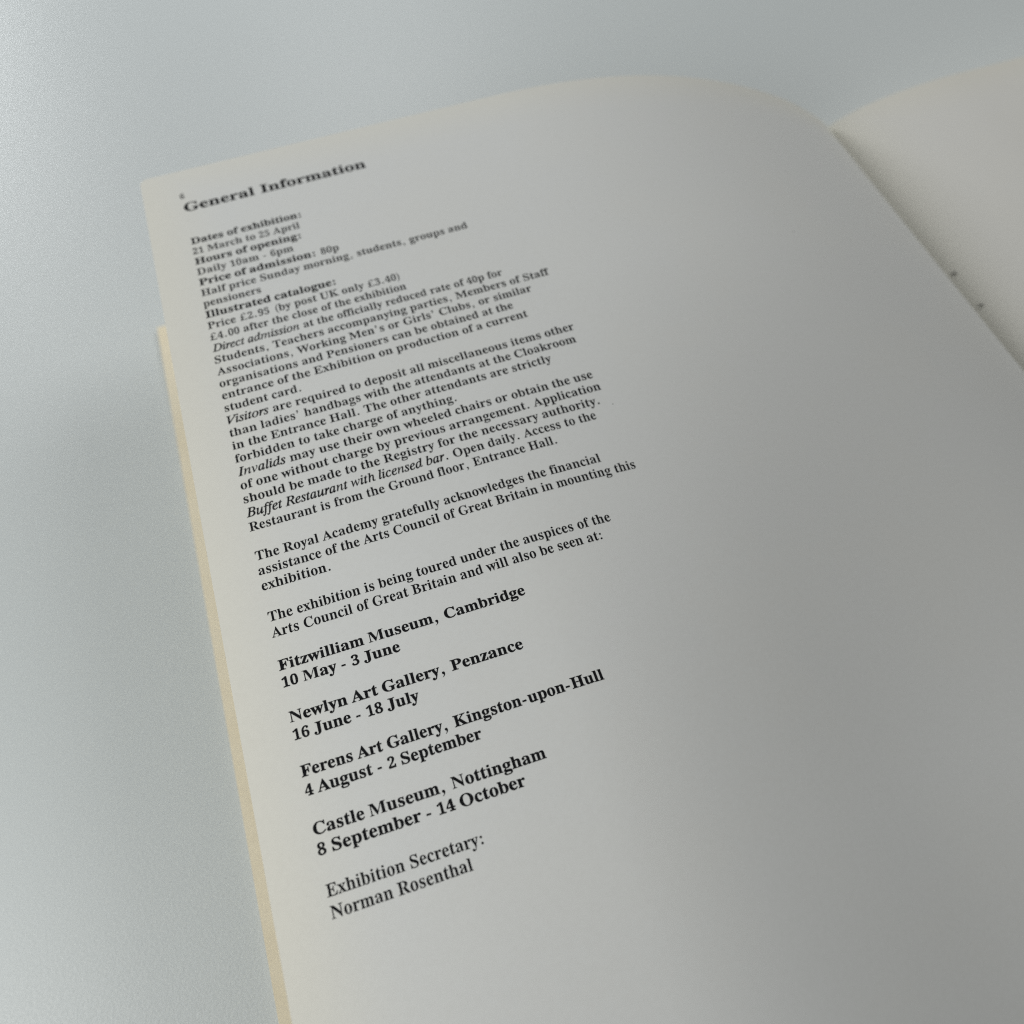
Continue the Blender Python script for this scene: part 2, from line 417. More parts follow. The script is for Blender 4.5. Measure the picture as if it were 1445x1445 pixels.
    '208,206,216,198,230,194,271,187,286,169,291,145,283,127,259,115,216,112,164,117,123,138,77,168,51,185,46,220,46,236,52,271,78,291,61,276,40,247,13,195,-11,137,-12,102,0;Rd:370:64,2'
    '1,35,67,22,125,26,204,45,256,66,287,95,309,128,322,146,324,183,318,198,308,226,274,229,300,224,411,220,419,209,426,171,436,172,460,316,452,317,64,326,42,354,28,352,12,263,8,228,-4,'
    '232,14,227,45,199,4,182,-8,140,-16,106,-8|140,48,159,36,178,35,215,56,223,64,226,76,225,242,221,259,215,266,182,274,161,273,141,261,127,236,119,200,117,129,126,72;Re:301:70,22,38,6'
    '9,24,119,23,157,38,240,47,258,84,301,118,319,157,324,180,323,221,310,252,283,270,252,280,216,282,169,241,170,179,161,117,166,121,112,139,74,151,61,181,49,217,51,234,58,269,92,291,7'
    '3,278,52,252,22,223,1,190,-11,154,-14,117,-7|115,190,159,197,198,195,195,251,188,275,178,287,162,291,150,289,132,271,119,232;Rf:214:11,-4,9,19,37,27,54,40,53,216,58,256,56,282,18,2'
    '79,17,309,55,306,55,373,58,392,74,422,99,446,131,463,152,469,174,470,212,462,240,446,259,425,265,400,258,372,246,362,224,357,208,358,195,365,186,376,183,391,193,433,172,437,162,432'
    ',152,413,145,337,147,309,207,314,207,274,146,278,145,256,148,40,167,27,204,20,203,-5,97,0;Rg:327:30,-115,12,-89,10,-74,16,-59,45,-36,68,-25,48,-14,36,1,33,16,37,40,59,75,109,111,63'
    ',131,48,143,29,174,24,192,24,227,40,267,60,289,86,308,138,323,177,323,197,319,232,295,296,305,317,304,318,267,271,265,286,237,291,203,287,176,267,141,234,114,206,101,157,97,142,100'
    ',123,110,115,106,104,72,104,62,111,55,123,51,246,45,274,37,296,22,308,2,309,-10,306,-37,312,-74,305,-91,292,-105,262,-126,229,-137,191,-144,98,-143,60,-134|134,140,148,131,174,135,'
    '186,148,196,173,199,211,195,264,181,282,167,290,140,287,128,274,118,249,115,190,123,159|89,-92,109,-103,140,-109,216,-105,248,-90,255,-79,256,-53,248,-43,231,-37,96,-32,87,-43,80,-'
    '63,80,-79;Rh:381:15,-4,13,19,47,31,55,46,53,409,42,427,14,437,16,460,145,453,148,268,172,300,206,316,224,318,294,301,317,276,328,236,330,37,340,28,369,19,367,-4,283,0,199,-4,197,18'
    ',226,27,235,38,237,56,234,241,223,262,203,265,174,261,158,253,145,236,147,37,157,28,185,19,183,-4,99,0;Ri:198:66,378,56,393,52,412,56,431,66,447,82,458,101,461,120,458,135,447,146,'
    '431,149,412,146,393,135,378,119,368,101,364,82,368|15,-4,13,19,48,31,55,45,53,263,48,279,15,291,17,315,146,308,146,46,152,31,185,19,183,-4,99,0;Rk:359:14,-4,12,19,42,29,53,37,55,11'
    '6,61,156,53,217,53,408,44,427,15,436,17,460,145,453,146,161,187,193,237,273,237,281,233,284,202,293,203,314,349,315,350,289,311,279,294,269,227,208,320,68,349,36,381,19,380,-5,335,'
    '-4,273,7,208,-4,205,18,235,26,240,36,162,145,148,134,145,46,152,31,185,19,183,-4,99,0;Rl:199:15,-4,13,19,48,31,55,45,53,408,44,427,15,436,17,460,146,453,146,46,152,31,185,19,183,-4'
    ',99,0;Rm:554:15,-5,13,19,47,31,54,46,54,263,42,281,14,291,15,315,143,307,139,287,143,258,171,298,185,310,220,318,290,301,303,292,320,263,345,297,361,309,399,318,468,301,491,276,498'
    ',258,503,212,503,37,513,28,541,19,539,-5,445,0,374,-5,372,19,405,32,412,46,409,241,397,262,378,265,352,259,321,238,324,38,334,28,361,19,359,-5,289,0,196,-5,194,19,227,32,233,46,232'
    ',241,220,262,200,265,173,259,146,235,145,38,155,29,183,19,181,-5,109,0;Rn:381:15,-4,13,19,47,31,55,46,54,263,42,281,14,291,15,315,144,307,139,289,144,260,172,299,187,311,205,317,22'
    '4,318,262,310,294,301,307,291,317,276,328,236,330,37,340,28,369,19,367,-4,283,0,199,-4,197,18,226,27,235,38,237,56,234,241,223,262,203,265,176,259,147,235,147,37,157,28,185,19,183,'
    '-4,99,0;Ro:336:72,21,38,70,26,102,21,136,21,172,26,207,47,257,88,301,125,319,146,323,190,323,230,312,248,301,288,258,304,224,313,191,316,154,313,117,304,84,288,50,248,7,230,-4,191,'
    '-15,146,-15,125,-10,106,-3|140,31,157,19,180,19,189,23,211,57,219,102,220,178,210,249,196,279,179,291,169,293,147,287,133,268,122,235,117,200,118,97,127,57;Rp:371:14,-144,12,-121,3'
    '4,-114,52,-101,55,39,53,257,48,277,14,292,16,315,141,308,138,286,141,259,163,297,193,318,230,324,248,322,280,309,317,274,334,241,345,203,349,160,343,105,334,72,317,37,278,0,245,-13'
    ',227,-16,189,-9,172,1,145,37,143,10,149,-100,169,-112,203,-120,201,-144,107,-139|156,50,182,36,196,34,219,40,237,60,248,90,254,154,249,217,231,259,212,271,186,270,174,263,149,235,1'
    '46,68;Rq:364:171,-144,170,-119,216,-108,225,-94,226,33,197,0,162,-14,142,-15,107,-8,65,20,36,64,25,102,22,164,33,218,49,254,75,287,108,311,128,319,170,325,208,319,226,310,257,284,3'
    '07,326,324,323,318,260,317,-94,323,-108,359,-120,357,-144,264,-139|142,49,164,37,185,36,216,43,225,58,225,241,220,264,210,279,197,286,179,289,153,282,135,259,121,218,116,156,118,11'
    '0,126,74;Rr:287:15,-5,13,19,48,30,55,45,53,264,47,280,15,291,17,315,144,309,146,252,162,282,211,313,246,317,275,304,283,286,282,258,279,243,270,231,257,224,233,225,222,231,202,253,'
    '189,254,164,240,150,220,148,45,157,31,202,20,201,-5,108,0;Rs:288:36,-8,39,14,31,60,31,109,57,110,80,55,90,43,115,26,141,21,168,27,180,36,188,58,182,83,172,95,76,148,47,181,37,220,4'
    '2,260,50,278,77,308,117,323,167,322,213,310,229,324,247,321,249,218,225,217,202,263,182,280,161,289,140,290,125,285,113,272,109,252,112,239,128,222,207,180,241,151,253,126,258,95,2'
    '53,50,245,31,215,1,175,-14,136,-15,73,5,62,1,52,-12;Rt:228:69,13,60,23,51,52,52,284,24,284,27,296,67,340,126,429,149,427,144,310,186,315,212,313,212,276,186,273,145,278,144,64,150,'
    '51,167,46,185,53,205,80,228,67,218,43,205,27,142,-6,124,-9,105,-4;Ru:375:67,18,58,33,48,72,45,268,36,281,6,291,8,315,139,307,142,66,153,48,176,42,203,47,231,65,229,260,227,270,218,'
    '281,184,291,186,315,321,307,322,59,328,44,361,30,359,14,264,4,232,-7,230,41,213,15,202,6,160,-9,94,4;Rv:306:139,-14,37,259,14,282,-8,291,-6,315,18,315,81,299,101,299,143,313,167,31'
    '5,169,291,133,283,130,268,184,126,188,146,235,273,229,284,199,290,200,315,309,315,310,292,286,280,277,270,226,144,194,89,179,28,163,-14;Rw:435:119,-14,87,89,19,266,-15,292,-13,313,'
    '32,309,74,295,96,297,141,313,144,291,117,283,112,276,166,130,180,172,215,235,199,274,183,286,162,292,165,314,234,299,257,299,301,313,326,315,328,290,300,282,295,269,336,143,346,181'
    ',381,272,379,282,351,292,353,315,449,315,451,293,430,282,378,160,346,106,324,26,308,-15,285,-14,257,94,223,197,205,138,174,85,159,26,143,-14;Rx:319:1,-5,0,18,44,45,94,108,125,136,1'
    '15,157,42,263,21,280,-1,291,0,315,45,314,107,301,127,302,171,314,173,291,144,285,139,276,183,203,229,279,224,285,196,291,197,315,314,315,316,293,286,278,272,266,230,216,196,184,279'
    ',54,307,25,325,17,323,-5,278,-4,217,11,196,10,153,-3,150,18,187,30,138,117,90,35,95,25,123,16,120,-4;Ry:300:10,-125,-3,-107,-8,-84,13,-50,36,-41,58,-46,73,-61,77,-91,89,-92,117,-57'
    ',135,-6,110,74,38,251,24,275,-3,292,-5,311,37,312,79,300,99,299,141,313,165,315,167,291,132,283,126,275,185,122,232,274,227,284,197,291,200,315,303,315,305,291,286,282,277,271,229,'
    '145,199,92,174,-7,134,-99,117,-121,106,-128,75,-136,40,-138;B0:375:85,18,63,43,46,74,33,109,23,161,18,220,19,282,33,372,59,432,99,473,130,489,168,496,234,492,273,475,300,451,320,42'
    '3,341,372,354,301,358,240,354,180,341,109,328,73,311,43,288,17,254,-5,212,-16,167,-17,130,-9|165,57,175,50,201,50,221,71,233,104,241,164,243,286,236,360,222,409,212,422,189,432,165'
    ',422,155,409,142,374,134,306,133,200,138,132,146,93;B1:375:56,-5,57,42,127,47,139,50,147,59,150,408,149,394,115,357,92,341,67,336,49,342,36,356,23,384,21,400,110,443,177,487,257,48'
    '6,261,62,267,51,280,47,351,42,351,-5,300,-11,214,-5,86,-11;B2:375:20,-4,19,71,178,251,210,309,218,339,221,371,217,403,205,422,183,433,161,433,141,422,128,401,117,325,76,328,47,340,'
    '27,362,20,395,30,433,48,455,73,473,127,494,174,497,215,494,266,477,306,447,326,414,332,363,319,315,287,262,246,212,111,82,97,77,110,83,261,84,280,98,302,148,348,148,353,101,345,-4,'
    '151,-9;B3:375:36,18,14,50,9,74,16,99,42,123,64,132,83,131,91,92,106,69,129,56,168,52,202,63,223,82,233,106,236,139,228,171,196,206,159,216,89,220,89,276,174,284,197,301,218,347,219'
    ',384,211,410,196,426,180,433,160,433,146,428,125,401,115,336,91,337,44,351,25,372,18,401,29,437,41,452,72,475,126,494,173,497,213,494,262,478,289,462,317,434,331,398,331,354,325,33'
    '4,302,298,262,263,246,253,235,252,241,263,282,244,319,216,338,191,345,175,350,138,346,100,334,67,316,41,292,20,249,-4,216,-13,163,-18,116,-15,77,-6;B4:375:114,-4,113,40,173,53,185,'
    '61,190,120,133,114,4,120,3,167,31,224,137,398,197,484,296,483,297,174,339,179,369,176,371,147,369,118,339,115,297,120,299,70,308,55,364,37,363,-4,335,-9,249,-5,164,-10|65,175,79,18'
    '0,125,180,190,174,191,395,200,406,199,389,167,332,76,182;B6:375:89,22,64,52,45,90,35,123,26,179,30,293,40,346,53,382,70,414,97,449,148,483,183,494,222,497,262,493,294,482,326,461,3'
    '44,433,345,401,334,381,314,364,299,359,257,354,251,370,247,408,240,422,222,435,200,433,174,414,156,385,138,327,132,272,128,282,170,301,238,304,276,293,320,262,341,233,356,177,354,1'
    '15,338,63,318,33,292,9,240,-14,197,-18,157,-13,121,0|166,68,188,51,199,49,216,53,237,79,246,108,249,148,244,194,231,223,204,241,177,240,130,220,140,122,149,95;B8:375:55,25,32,54,18'
    ',87,16,144,30,182,54,210,97,241,111,242,96,249,64,277,42,308,35,326,31,380,45,426,79,466,128,490,169,497,215,496,275,480,304,459,328,427,340,390,340,348,335,330,315,299,287,274,268'
    ',263,252,260,266,257,300,236,325,214,346,186,354,167,361,127,356,86,350,68,329,36,301,12,268,-5,228,-15,161,-17,121,-11,87,2|155,323,175,305,203,289,235,331,241,355,241,388,231,411'
    ',209,431,177,435,160,427,146,411,138,387,137,356,141,343|139,63,173,44,213,48,242,72,254,99,255,130,243,155,198,192,164,209,127,162,119,136,119,102,123,87;BA:437:-16,-9,-19,23,11,3'
    '4,29,52,121,284,164,375,201,474,230,473,396,72,419,40,453,23,450,-8,422,-11,336,-5,250,-11,222,-8,222,27,265,34,272,39,277,50,248,127,210,122,110,123,89,67,87,40,92,35,124,28,137,2'
    '0,134,-8|123,167,135,172,199,171,236,164,179,297,177,311,178,295,171,275,132,176;BC:468:92,45,60,87,43,118,31,152,22,208,24,267,31,304,52,353,81,397,134,444,166,460,202,471,259,476'
    ',293,473,331,465,387,444,401,450,413,475,445,472,445,302,413,299,371,379,334,411,283,431,236,428,202,408,183,384,166,352,154,309,149,226,155,150,167,110,185,79,218,49,261,35,315,39'
    ',367,63,429,117,458,91,444,66,402,25,370,4,335,-10,277,-21,218,-19,164,-5,133,12;BD:496:13,-8,11,24,56,37,65,48,68,59,69,374,68,392,59,415,40,425,6,431,8,464,35,466,139,460,244,466'
    ',285,462,340,448,371,432,398,412,432,374,450,343,463,309,472,249,470,182,462,141,449,104,418,59,392,35,360,14,300,-5,228,-11,124,-5,41,-11|193,43,212,36,242,36,259,40,288,55,312,80'
    ',326,102,342,167,346,229,343,283,328,347,311,377,291,399,267,414,239,421,197,418,187,398,187,72;BF:404:8,-8,7,24,56,40,66,54,69,67,70,375,65,403,60,412,40,423,6,432,7,464,35,466,12'
    '0,460,204,466,309,466,399,460,404,388,403,313,370,312,346,380,319,405,291,414,253,420,201,419,188,411,188,250,190,256,226,262,249,277,263,305,276,354,311,354,311,111,277,111,266,15'
    '7,250,194,226,209,188,215,189,221,187,81,190,52,199,41,213,34,265,24,264,-8,216,-11,136,-5,36,-11;BG:508:95,44,62,85,45,116,32,151,23,208,25,268,32,305,53,354,82,397,134,444,166,46'
    '0,201,471,257,476,295,474,333,465,392,443,416,474,444,471,448,353,446,301,413,299,375,373,351,398,324,417,282,431,238,428,204,408,185,385,168,352,156,309,151,228,157,145,167,111,18'
    '0,84,200,58,226,36,257,25,276,24,314,31,332,48,337,71,338,128,333,152,322,162,268,174,269,207,316,209,398,203,480,209,507,207,509,175,468,166,455,153,451,128,450,26,341,-14,305,-19'
    ',247,-20,188,-11,153,2,122,21;BH:523:8,-8,7,25,42,32,61,43,66,52,70,81,69,393,66,405,55,417,8,431,9,464,37,466,139,460,221,466,249,464,251,433,208,422,190,407,187,256,251,262,319,2'
    '60,337,256,334,407,316,422,273,432,275,464,303,466,384,460,487,466,514,464,515,431,468,417,458,405,455,394,454,81,462,44,482,32,516,24,514,-8,487,-11,405,-5,303,-11,275,-8,274,25,3'
    '16,35,328,42,333,50,337,81,337,216,273,210,187,216,187,81,191,52,195,43,207,35,250,25,249,-8,221,-11,118,-5,36,-11;BI:261:6,-8,5,24,60,44,69,61,70,75,69,400,66,411,57,419,5,431,7,4'
    '64,34,466,118,460,251,464,253,431,202,419,192,410,189,400,188,77,190,52,197,43,255,23,253,-8,225,-11,140,-5,35,-11;BJ:330:16,-35,-5,-3,-8,35,0,56,24,76,44,80,66,76,89,58,98,28,85,-'
    '16,90,-26,105,-29,126,-23,140,8,141,390,136,407,123,417,70,432,72,464,122,466,207,460,293,466,321,464,324,433,281,421,269,414,263,402,259,64,251,20,234,-16,193,-54,156,-71,133,-75,'
    '76,-73,49,-60;BK:510:9,-8,8,25,42,32,62,43,67,52,70,81,69,393,66,405,56,417,8,431,10,464,37,466,140,460,222,466,249,464,252,433,209,422,191,407,188,254,184,238,325,394,337,412,338,'
    '420,331,423,284,430,284,464,492,464,495,433,441,420,398,396,293,293,280,284,456,66,492,34,529,23,526,-9,476,-11,389,-5,302,-11,274,-9,274,26,319,31,328,34,328,38,199,206,189,196,18'
    '8,81,191,52,196,43,207,35,251,25,250,-8,222,-11,140,-5,37,-11;BM:634:12,-3,12,20,42,25,59,34,71,64,73,392,71,409,62,423,45,431,12,437,13,458,186,457,317,145,448,457,619,458,620,436'
    ',591,430,569,414,562,378,563,61,567,43,578,29,619,19,619,-2,393,-2,393,19,437,31,448,45,452,61,454,396,290,-2,268,-2,106,386,110,63,122,32,140,24,172,20,171,-3;BN:494:16,-3,15,19,5'
    '8,29,70,49,74,387,35,430,16,436,16,458,157,457,390,171,385,406,373,426,328,437,329,458,482,458,482,436,451,431,435,423,426,393,424,-13,402,-13,108,348,113,50,116,40,127,28,169,20,1'
    '69,-3;BO:525:102,39,78,67,48,114,29,169,23,207,25,268,34,305,48,340,78,388,117,429,148,450,185,465,224,474,265,477,325,470,379,450,409,429,448,389,477,342,497,288,503,248,500,188,4'
    '92,150,477,114,447,67,408,27,377,6,341,-10,281,-21,220,-19,182,-10,147,6|209,45,234,28,265,23,292,27,314,38,333,58,350,86,369,146,374,250,368,311,359,345,339,383,316,411,290,427,27'
    '6,431,233,428,200,408,174,370,156,309,150,228,157,145,172,97;BP:418:8,-8,7,25,42,32,61,43,66,52,70,81,69,393,66,405,55,417,8,431,9,464,38,466,126,460,259,465,313,454,369,426,403,38'
    '5,413,351,409,295,383,249,341,218,287,198,242,195,186,200,191,52,195,43,207,35,250,25,249,-8,221,-11,118,-5,36,-11|187,234,254,252,273,269,281,285,287,329,282,373,267,401,247,415,2'
    '08,420,193,416,188,406;BS:390:36,-16,32,95,35,165,69,166,90,106,110,66,131,45,161,31,197,26,239,36,257,53,270,89,265,119,241,145,124,206,83,238,63,264,49,296,43,332,46,372,58,408,9'
    '4,449,145,473,207,476,299,454,306,457,316,475,346,472,350,361,348,312,315,311,293,365,275,392,242,419,219,430,179,433,156,425,135,401,130,369,135,349,150,332,175,315,292,258,321,23'
    '7,341,214,359,177,365,133,361,91,347,53,321,21,304,8,251,-14,213,-20,158,-19,81,5,64,-20;Ba:344:37,8,21,33,15,63,23,98,32,114,60,141,99,166,153,187,193,194,192,241,187,263,174,279,'
    '148,285,130,283,113,275,127,246,129,231,125,212,113,198,97,189,77,186,48,193,34,206,26,236,31,261,45,282,91,317,142,329,206,325,241,312,267,296,288,269,298,232,299,48,302,42,326,49'
    ',336,26,304,-1,272,-13,254,-15,231,-12,212,-3,200,13,198,28,190,14,173,2,135,-11,78,-12,49,-2|133,50,153,44,193,64,195,163,152,136,134,114,125,84,126,63;Bb:361:33,-16,37,52,37,402,'
    '33,420,-1,434,2,464,142,459,142,285,146,300,162,313,180,322,221,329,257,322,302,294,332,248,344,209,347,166,341,107,329,72,306,34,275,4,257,-7,215,-20,172,-19,134,-6,105,20,58,-21|'
    '157,33,183,25,206,32,222,53,235,96,239,160,234,221,215,257,197,268,178,269,154,259,144,241,144,69,148,47;Bc:293:67,17,32,65,21,97,15,131,14,169,20,206,44,260,72,293,90,306,130,324,'
    '175,330,199,328,239,314,268,292,277,278,285,245,281,226,270,211,255,202,236,199,217,201,201,211,191,228,188,271,183,282,169,286,148,279,132,257,121,216,119,164,124,124,143,80,171,5'
    '6,187,51,219,51,234,57,270,83,296,61,280,37,249,9,196,-16,136,-18,99,-5;Bd:370:59,16,29,64,15,125,15,168,20,206,39,259,76,304,109,323,127,328,166,328,185,322,216,301,220,286,217,41'
    '0,201,424,167,433,169,464,196,466,323,459,325,64,332,45,362,32,359,5,304,2,219,-14,220,33,218,15,203,-1,184,-12,140,-21,104,-14|145,51,161,41,182,42,209,60,218,77,218,241,207,259,1'
    '81,269,162,268,146,257,133,234,126,199,125,108,132,74;Be:301:66,17,32,66,21,99,15,137,15,176,21,211,41,262,81,306,117,324,157,329,181,328,223,314,256,287,276,255,286,217,288,173,28'
    '4,161,158,155,123,162,128,113,144,77,155,66,183,55,216,56,231,63,268,97,296,74,282,49,256,19,225,-3,191,-17,154,-20,115,-13|120,199,180,203,194,199,189,250,183,273,175,283,152,284,'
    '137,269;Bf:214:8,-8,5,21,34,31,46,41,49,271,10,270,10,317,49,316,47,353,52,394,68,426,95,452,130,469,151,474,174,475,214,468,244,451,264,428,272,400,268,378,257,361,241,353,215,350'
    ',198,355,185,366,177,382,177,399,187,433,168,430,156,402,153,315,176,319,212,317,212,270,176,268,152,271,154,52,165,33,208,23,206,-9,179,-11,97,-5;Bg:327:26,-119,6,-91,4,-74,10,-55'
    ',42,-28,61,-24,45,-20,30,-5,21,12,20,43,39,77,81,106,96,109,78,113,59,125,43,139,23,172,18,191,17,228,35,271,56,294,84,313,137,328,198,325,234,311,296,313,324,309,325,263,292,258,2'
    '75,261,285,257,298,204,294,174,272,136,250,117,223,101,190,93,128,95,122,92,110,72,114,61,125,57,215,55,261,48,300,27,314,5,322,-37,318,-76,309,-94,295,-109,264,-130,231,-142,191,-'
    '149,97,-148,58,-139|138,143,149,136,172,139,181,150,190,174,193,211,190,248,182,272,166,285,149,285,138,278,125,248,122,191,129,160|93,-88,110,-99,140,-104,215,-100,244,-86,250,-77'
    ',252,-60,245,-49,230,-44,98,-41,85,-64,85,-78;Bh:381:12,-8,8,21,41,34,47,56,46,408,38,423,9,435,13,464,151,459,154,288,150,273,154,289,169,304,185,315,223,324,264,322,283,316,313,2'
    '95,323,279,335,237,336,47,345,32,373,21,370,-8,283,-5,196,-8,192,19,221,31,229,56,227,240,222,255,203,260,178,255,153,233,154,47,162,32,190,21,187,-8,99,-5;Bi:198:61,373,49,391,45,'
    '412,49,434,61,452,79,464,101,468,122,464,140,452,152,434,156,412,152,391,140,373,122,361,101,357,79,361|12,-8,8,21,41,34,47,56,47,263,42,277,10,289,14,319,152,314,154,47,159,34,190'
    ',21,187,-8,99,-5;Bl:199:12,-8,8,21,41,34,47,56,47,407,39,424,11,434,14,464,152,459,154,47,159,34,190,21,187,-8,99,-5;Bm:554:12,-9,8,21,41,34,47,56,46,262,38,278,9,289,12,319,150,31'
    '4,149,271,153,287,183,314,219,324,259,322,295,308,309,297,319,281,320,268,327,285,359,313,378,321,418,324,457,316,473,308,497,279,508,237,510,47,518,32,546,21,542,-9,445,-5,371,-9,'
    '368,21,399,35,404,56,402,240,397,254,378,260,355,254,331,235,330,47,339,32,366,21,362,-9,289,-5,193,-9,190,21,221,35,226,56,224,240,219,254,200,260,176,254,152,233,152,47,157,34,18'
    '7,21,183,-9,109,-5;Bn:381:12,-8,8,21,41,34,47,56,47,262,38,278,9,289,12,319,151,314,151,274,154,289,168,304,204,321,264,322,299,308,313,295,323,279,335,237,336,47,345,32,373,21,370'
    ',-8,283,-5,196,-8,192,19,221,31,229,56,227,240,222,255,203,260,179,254,154,233,154,47,162,32,190,21,187,-8,99,-5;Bo:336:68,16,32,67,20,100,14,135,14,173,20,209,42,260,68,293,85,306'
    ',124,324,145,328,190,328,232,317,251,306,267,293,293,261,311,227,319,192,322,154,319,116,311,81,294,47,267,15,251,2,233,-8,191,-20,146,-20,124,-15,104,-8|144,34,158,24,169,22,179,2'
    '4,193,34,204,58,212,102,214,178,208,234,192,276,178,287,169,288,150,283,138,266,124,199,125,98,133,58;Bp:371:11,-148,7,-119,44,-100,47,-64,46,257,42,275,10,290,13,319,147,314,147,2'
    '68,147,285,159,302,191,323,230,330,249,328,283,315,322,278,341,244,352,204,355,160,353,122,346,86,332,51,296,5,264,-14,246,-19,206,-19,187,-13,154,11,151,26,155,-90,168,-106,207,-1'
    '18,204,-148,107,-144|162,55,184,41,196,39,216,45,231,63,241,91,247,154,242,216,227,256,210,266,188,265,177,259,155,233,153,70;Br:287:12,-9,8,21,41,34,47,56,46,263,42,277,10,289,14,'
    '319,150,313,152,256,148,272,158,286,209,319,247,323,280,309,292,289,295,266,287,238,275,225,258,218,231,219,217,226,198,248,192,249,169,236,158,218,155,46,162,35,206,23,204,-9,108,'
    '-5;Bs:288:28,-14,27,112,60,114,84,58,117,31,141,26,166,31,176,39,182,58,177,79,168,90,72,143,41,178,31,220,36,262,45,281,74,312,116,328,168,327,213,315,227,329,252,324,253,216,221,'
    '213,198,260,180,276,160,284,128,281,118,270,115,253,120,237,132,227,211,186,246,155,259,128,264,95,259,48,250,28,218,-4,176,-19,136,-20,72,-1,66,-3,55,-18;Bt:228:62,7,54,19,44,51,4'
    '5,275,17,275,16,302,72,361,124,433,153,430,155,378,150,315,186,321,217,316,217,273,186,268,149,274,151,65,159,52,175,53,203,85,233,68,222,40,210,22,195,8,161,-8,143,-13,104,-13,73,'
    '-2;Bu:375:73,1,51,30,41,71,39,267,32,278,2,289,5,319,145,314,148,66,157,52,176,47,211,59,222,68,223,86,222,259,213,278,180,288,183,319,327,314,329,60,334,47,368,34,367,7,300,2,224,'
    '-14,223,37,226,23,216,11,176,-11,109,-13;Bw:435:115,-19,12,263,-20,291,-16,317,145,319,149,290,120,276,166,151,166,136,166,153,205,235,192,271,181,281,158,290,162,319,234,316,329,3'
    '19,332,287,305,279,302,270,336,163,336,149,335,164,376,273,374,279,346,290,350,319,451,319,455,291,434,279,422,253,383,158,355,103,311,-19,281,-18,222,190,224,175,218,155,183,82,14'
    '6,-19;Bx:319:-1,-9,-4,21,40,49,90,111,116,136,36,259,18,276,-6,288,-3,319,25,321,107,316,175,319,177,288,147,278,184,213,190,228,224,280,191,289,194,319,317,320,320,290,276,262,205'
    ',184,286,58,311,28,330,19,326,-9,217,-5,149,-8,145,20,180,30,137,107,132,91,96,35,98,29,115,25,128,17,123,-9;By:300:6,-130,-9,-110,-14,-84,-9,-65,1,-50,25,-35,45,-35,61,-40,79,-58,'
    '83,-89,109,-62,130,-7,103,72,30,248,8,281,-4,284,-13,293,-11,318,169,319,172,289,138,280,134,275,185,141,185,128,183,143,220,245,227,275,224,280,193,289,197,319,306,319,310,290,289'
    ',279,278,260,234,144,209,88,164,-50,139,-102,110,-132,77,-143,39,-145;Bz:293:8,-7,4,17,39,72,151,273,163,279,112,276,88,269,65,245,51,208,17,210,24,317,113,321,194,316,280,316,282,'
    '289,142,39,132,31,205,45,216,52,234,75,253,116,285,114,284,64,274,-7,183,-11,98,-5;IB:439:-41,-9,-41,19,-27,25,5,31,16,41,26,61,117,398,120,419,116,431,71,445,79,475,256,477,309,47'
    '3,370,455,399,432,409,418,421,384,421,345,408,310,397,294,366,268,325,248,309,249,323,253,359,227,372,210,386,169,386,122,381,100,372,79,348,47,302,15,231,-7,171,-12|172,269,271,27'
    '9,307,308,323,334,328,368,326,388,311,415,279,428,245,430,220,425,207,391,175,267|119,37,153,33,213,41,243,55,265,76,285,117,289,152,283,186,267,207,254,215,218,224,164,227,121,70;'
    'ID:507:-43,-9,-42,19,4,31,15,40,25,61,114,388,120,419,116,430,70,445,79,475,282,476,336,469,368,459,403,442,451,399,471,365,488,312,491,272,485,216,475,181,450,131,415,86,387,60,31'
    '8,19,281,5,226,-8,167,-12|118,43,142,36,188,35,251,48,280,64,309,85,333,111,353,141,380,211,388,268,388,307,382,343,371,372,355,395,333,412,306,424,273,430,230,429,216,419,121,73;I'
    'I:245:-38,-9,-38,19,-24,25,10,31,27,56,117,388,123,419,120,430,74,445,82,475,283,474,282,445,237,434,227,424,216,404,128,77,124,36,133,30,171,20,163,-10;IR:451:-41,-10,-41,19,-27,2'
    '5,5,31,21,50,86,270,120,419,114,433,71,445,79,475,326,474,380,457,412,431,425,412,435,364,424,312,404,282,376,258,338,238,300,229,308,221,384,47,396,33,420,25,434,12,423,-11,307,-1'
    '0,213,219,175,217,159,221,118,46,124,30,155,25,173,16,163,-11|168,259,261,266,290,281,314,301,329,329,335,363,333,382,320,409,294,425,275,429,237,430,221,424,212,404,175,270;IV:437'
    ':70,-17,84,409,80,426,73,434,44,439,26,448,34,475,61,476,123,469,185,476,233,475,233,446,187,435,177,417,162,116,154,106,153,119,399,415,404,435,361,445,367,475,524,474,523,446,489'
    ',432,461,405,101,-21;Ia:342:-1,3,-9,15,-18,46,-18,84,-12,122,15,197,34,228,69,270,114,308,166,327,205,326,224,317,237,302,224,289,233,318,267,321,301,317,298,286,234,44,231,47,244,'
    '55,277,91,303,69,270,25,240,-3,210,-17,180,-14,168,-7,159,6,157,35,179,115,190,94,148,36,109,0,70,-16,35,-16,22,-14|70,50,87,46,116,64,142,94,175,147,194,190,205,232,205,272,195,28'
    '5,172,285,146,271,124,247,107,221,85,171,70,119,65,74;Ib:340:1,4,-15,24,-14,53,80,425,80,441,40,449,48,478,91,484,141,497,162,495,174,485,174,477,125,289,118,269,106,259,110,275,12'
    '4,291,158,315,194,327,214,328,256,321,289,298,311,262,318,218,307,153,290,116,259,70,219,31,171,1,119,-17,82,-20,43,-16|67,27,95,21,128,28,160,49,195,89,221,143,234,195,231,238,214'
    ',263,186,271,160,265,135,246,117,220,101,185,66,63,62,40;Ic:298:17,15,6,30,-8,66,-12,126,1,179,17,213,39,245,65,273,96,296,146,320,181,327,216,327,256,311,273,291,277,279,278,257,2'
